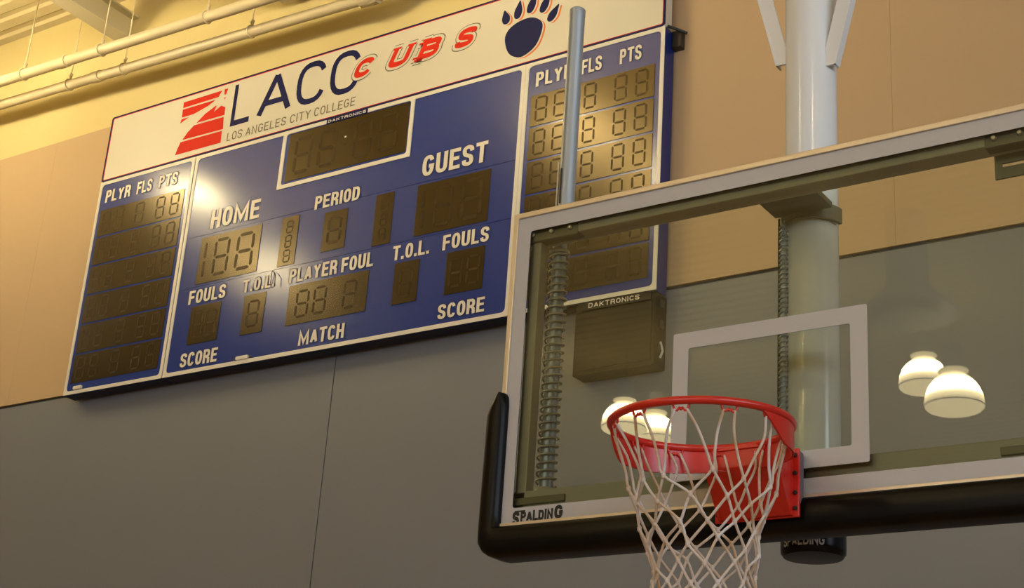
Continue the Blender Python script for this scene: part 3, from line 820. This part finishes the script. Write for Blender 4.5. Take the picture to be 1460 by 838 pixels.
# height adjusting screw beside the post
b = MB().tube([(-.062, .245, 3.00), (-.062, .245, 3.885)], .010, 12)
pts = [(-.062 + .0115*math.cos(a), .245 + .0115*math.sin(a), 3.01 + .016*a/(2*PI)) for a in [2*PI*k/8 for k in range(8*53)]]
b.tube(pts, .0042, 5)
b.build('adjusting_screw', M['galv'], post, smooth='auto')
MB().box(-.079, -.074, .240, .250, 3.0, 3.885).build('guide_strip', M['black'], post)

# ================================================================== SPRING AND PIPE
gp = thing('galvanised_pipe', 'grey galvanised pipe rising above the backboard with a coil spring below', 'pipe', (-.80, .12, 3.0))
MB().lathe(-.800, .125, [(.0275, 3.90), (.0275, 4.765), (.0285, 4.768), (.0285, 4.792), (.024, 4.797)], 28).build('upper_pipe', M['galv'], gp, smooth='auto')
MB().lathe(-.812, .120, [(.0235, 3.0), (.0235, 3.90)], 24).build('inner_tube', M['galv'], gp, smooth='auto')
turns = 30; zs0, zs1 = 3.055, 3.845
MB().tube([(-.812 + .0315*math.cos(2*PI*k/18), .120 + .0315*math.sin(2*PI*k/18), zs0 + (zs1-zs0)*k/(18*turns)) for k in range(18*turns+1)], .0036, 7).build('coil_spring', M['spring'], gp, smooth=True)
MB().lathe(-.812, .120, [(.048, 2.998), (.048, 3.008), (.040, 3.030), (.033, 3.048), (.022, 3.052)], 24).build('spring_seat', M['frame_steel'], gp, smooth='auto')
MB().lathe(-.812, .120, [(.022, 3.846), (.034, 3.850), (.034, 3.862)], 24).build('spring_cap', M['frame_steel'], gp, smooth='auto')
MB().tube([(-.836, .118, 3.96), (-.836, .118, 4.20)], .0022, 6).build('safety_wire', M['board_white'], gp)
MB().box(-.812, -.806, .0955, .099, 4.03, 4.16).build('slot', M['black'], gp)

# ================================================================== HIGH BAY LAMPS
def high_bay(x, y, z, label, src=None):
    t = thing('high_bay_lamp', label, 'lamp', (x, y, z), 'high bay lamps under the deck')
    prof = [(.10, -.215), (.20, -.205), (.27, -.18), (.296, -.150), (.296, -.10), (.280, -.02), (.245, .06), (.195, .125), (.150, .160), (.125, .185), (.155, .225), (.150, .235)]
    if src is None:
        MB().lathe(x, y, [(r_, z+dz) for r_, dz in prof], 36).build('bell', M['glow'], t, smooth='auto')
        MB().tube([(x + .298*math.cos(2*PI*k/36), y + .298*math.sin(2*PI*k/36), z-.150) for k in range(36)], .006, 6, closed=True).build('rim_band', M['ballast'], t)
        MB().lathe(x, y, [(.10, z+.236), (.10, z+.50), (.06, z+.52)], 20).build('ballast_housing', M['ballast'], t, smooth='auto')
        MB().lathe(x, y, [(.008, z+.5), (.008, ZC)], 8).build('hanger_rod', M['ballast'], t)
    else:
        for c in src.children:
            o = c.copy(); COL.objects.link(o); o.parent = t
    return t
first = None
for x, y, z, lb in ((-8.65, 1.85, 8.0, 'warm bell lamp over the left end of the scoreboard wall'),
                    (-9.2, .15, 8.0, 'warm bell lamp beside the left wall lamp, farther from the wall'),
                    (-4.65, 1.25, 8.0, 'warm bell lamp over the right end of the scoreboard'),
                    (-4.45, .1, 8.0, 'warm bell lamp beside the right wall lamp, farther from the wall'),
                    (-4.20, -13.10, 8.12, 'upper left lamp of the right pair reflected in the glass'),
                    (-3.17, -11.05, 7.12, 'lower right lamp of the right pair reflected in the glass'),
                    (-8.28, -13.2, 8.12, 'upper left lamp of the pair reflected behind the rim'),
                    (-8.15, -13.8, 8.12, 'lower right lamp of the pair reflected behind the rim'),  # the remaining lamps are unseen, added to raise the room's light
                    (7.6, -6.2, 8.0, 'warm bell lamp added for room light, out of view above the court, far right'),
                    (-12.4, 1.4, 8.0, 'warm bell lamp added for room light, out of view beyond the left end of the scoreboard wall'),
                    (3.6, -6.2, 8.0, 'warm bell lamp added for room light, out of view above the court, right side'),
                    (-3.4, -6.2, 8.0, 'warm bell lamp added for room light, out of view above the court, left side')):
    tt = high_bay(x, y, z, lb, first)
    if first is None: first = tt
# round air diffuser that shows faintly in the glass
df = thing('air_diffuser', 'round ceiling diffuser on a drop duct reflected faintly in the glass', 'diffuser', (-3.2, -10.0, 7.7))
MB().lathe(-3.2, -9.9, [(.46, 7.55), (.47, 7.57), (.24, 7.80), (.20, 7.86), (.20, 8.6)], 36).build('drop_duct', M['duct'], df, smooth='auto')
MB().lathe(-3.2, -9.9, [(.30, 7.50), (.31, 7.52), (.12, 7.62)], 36).build('inner_cone', M['duct'], df, smooth='auto')
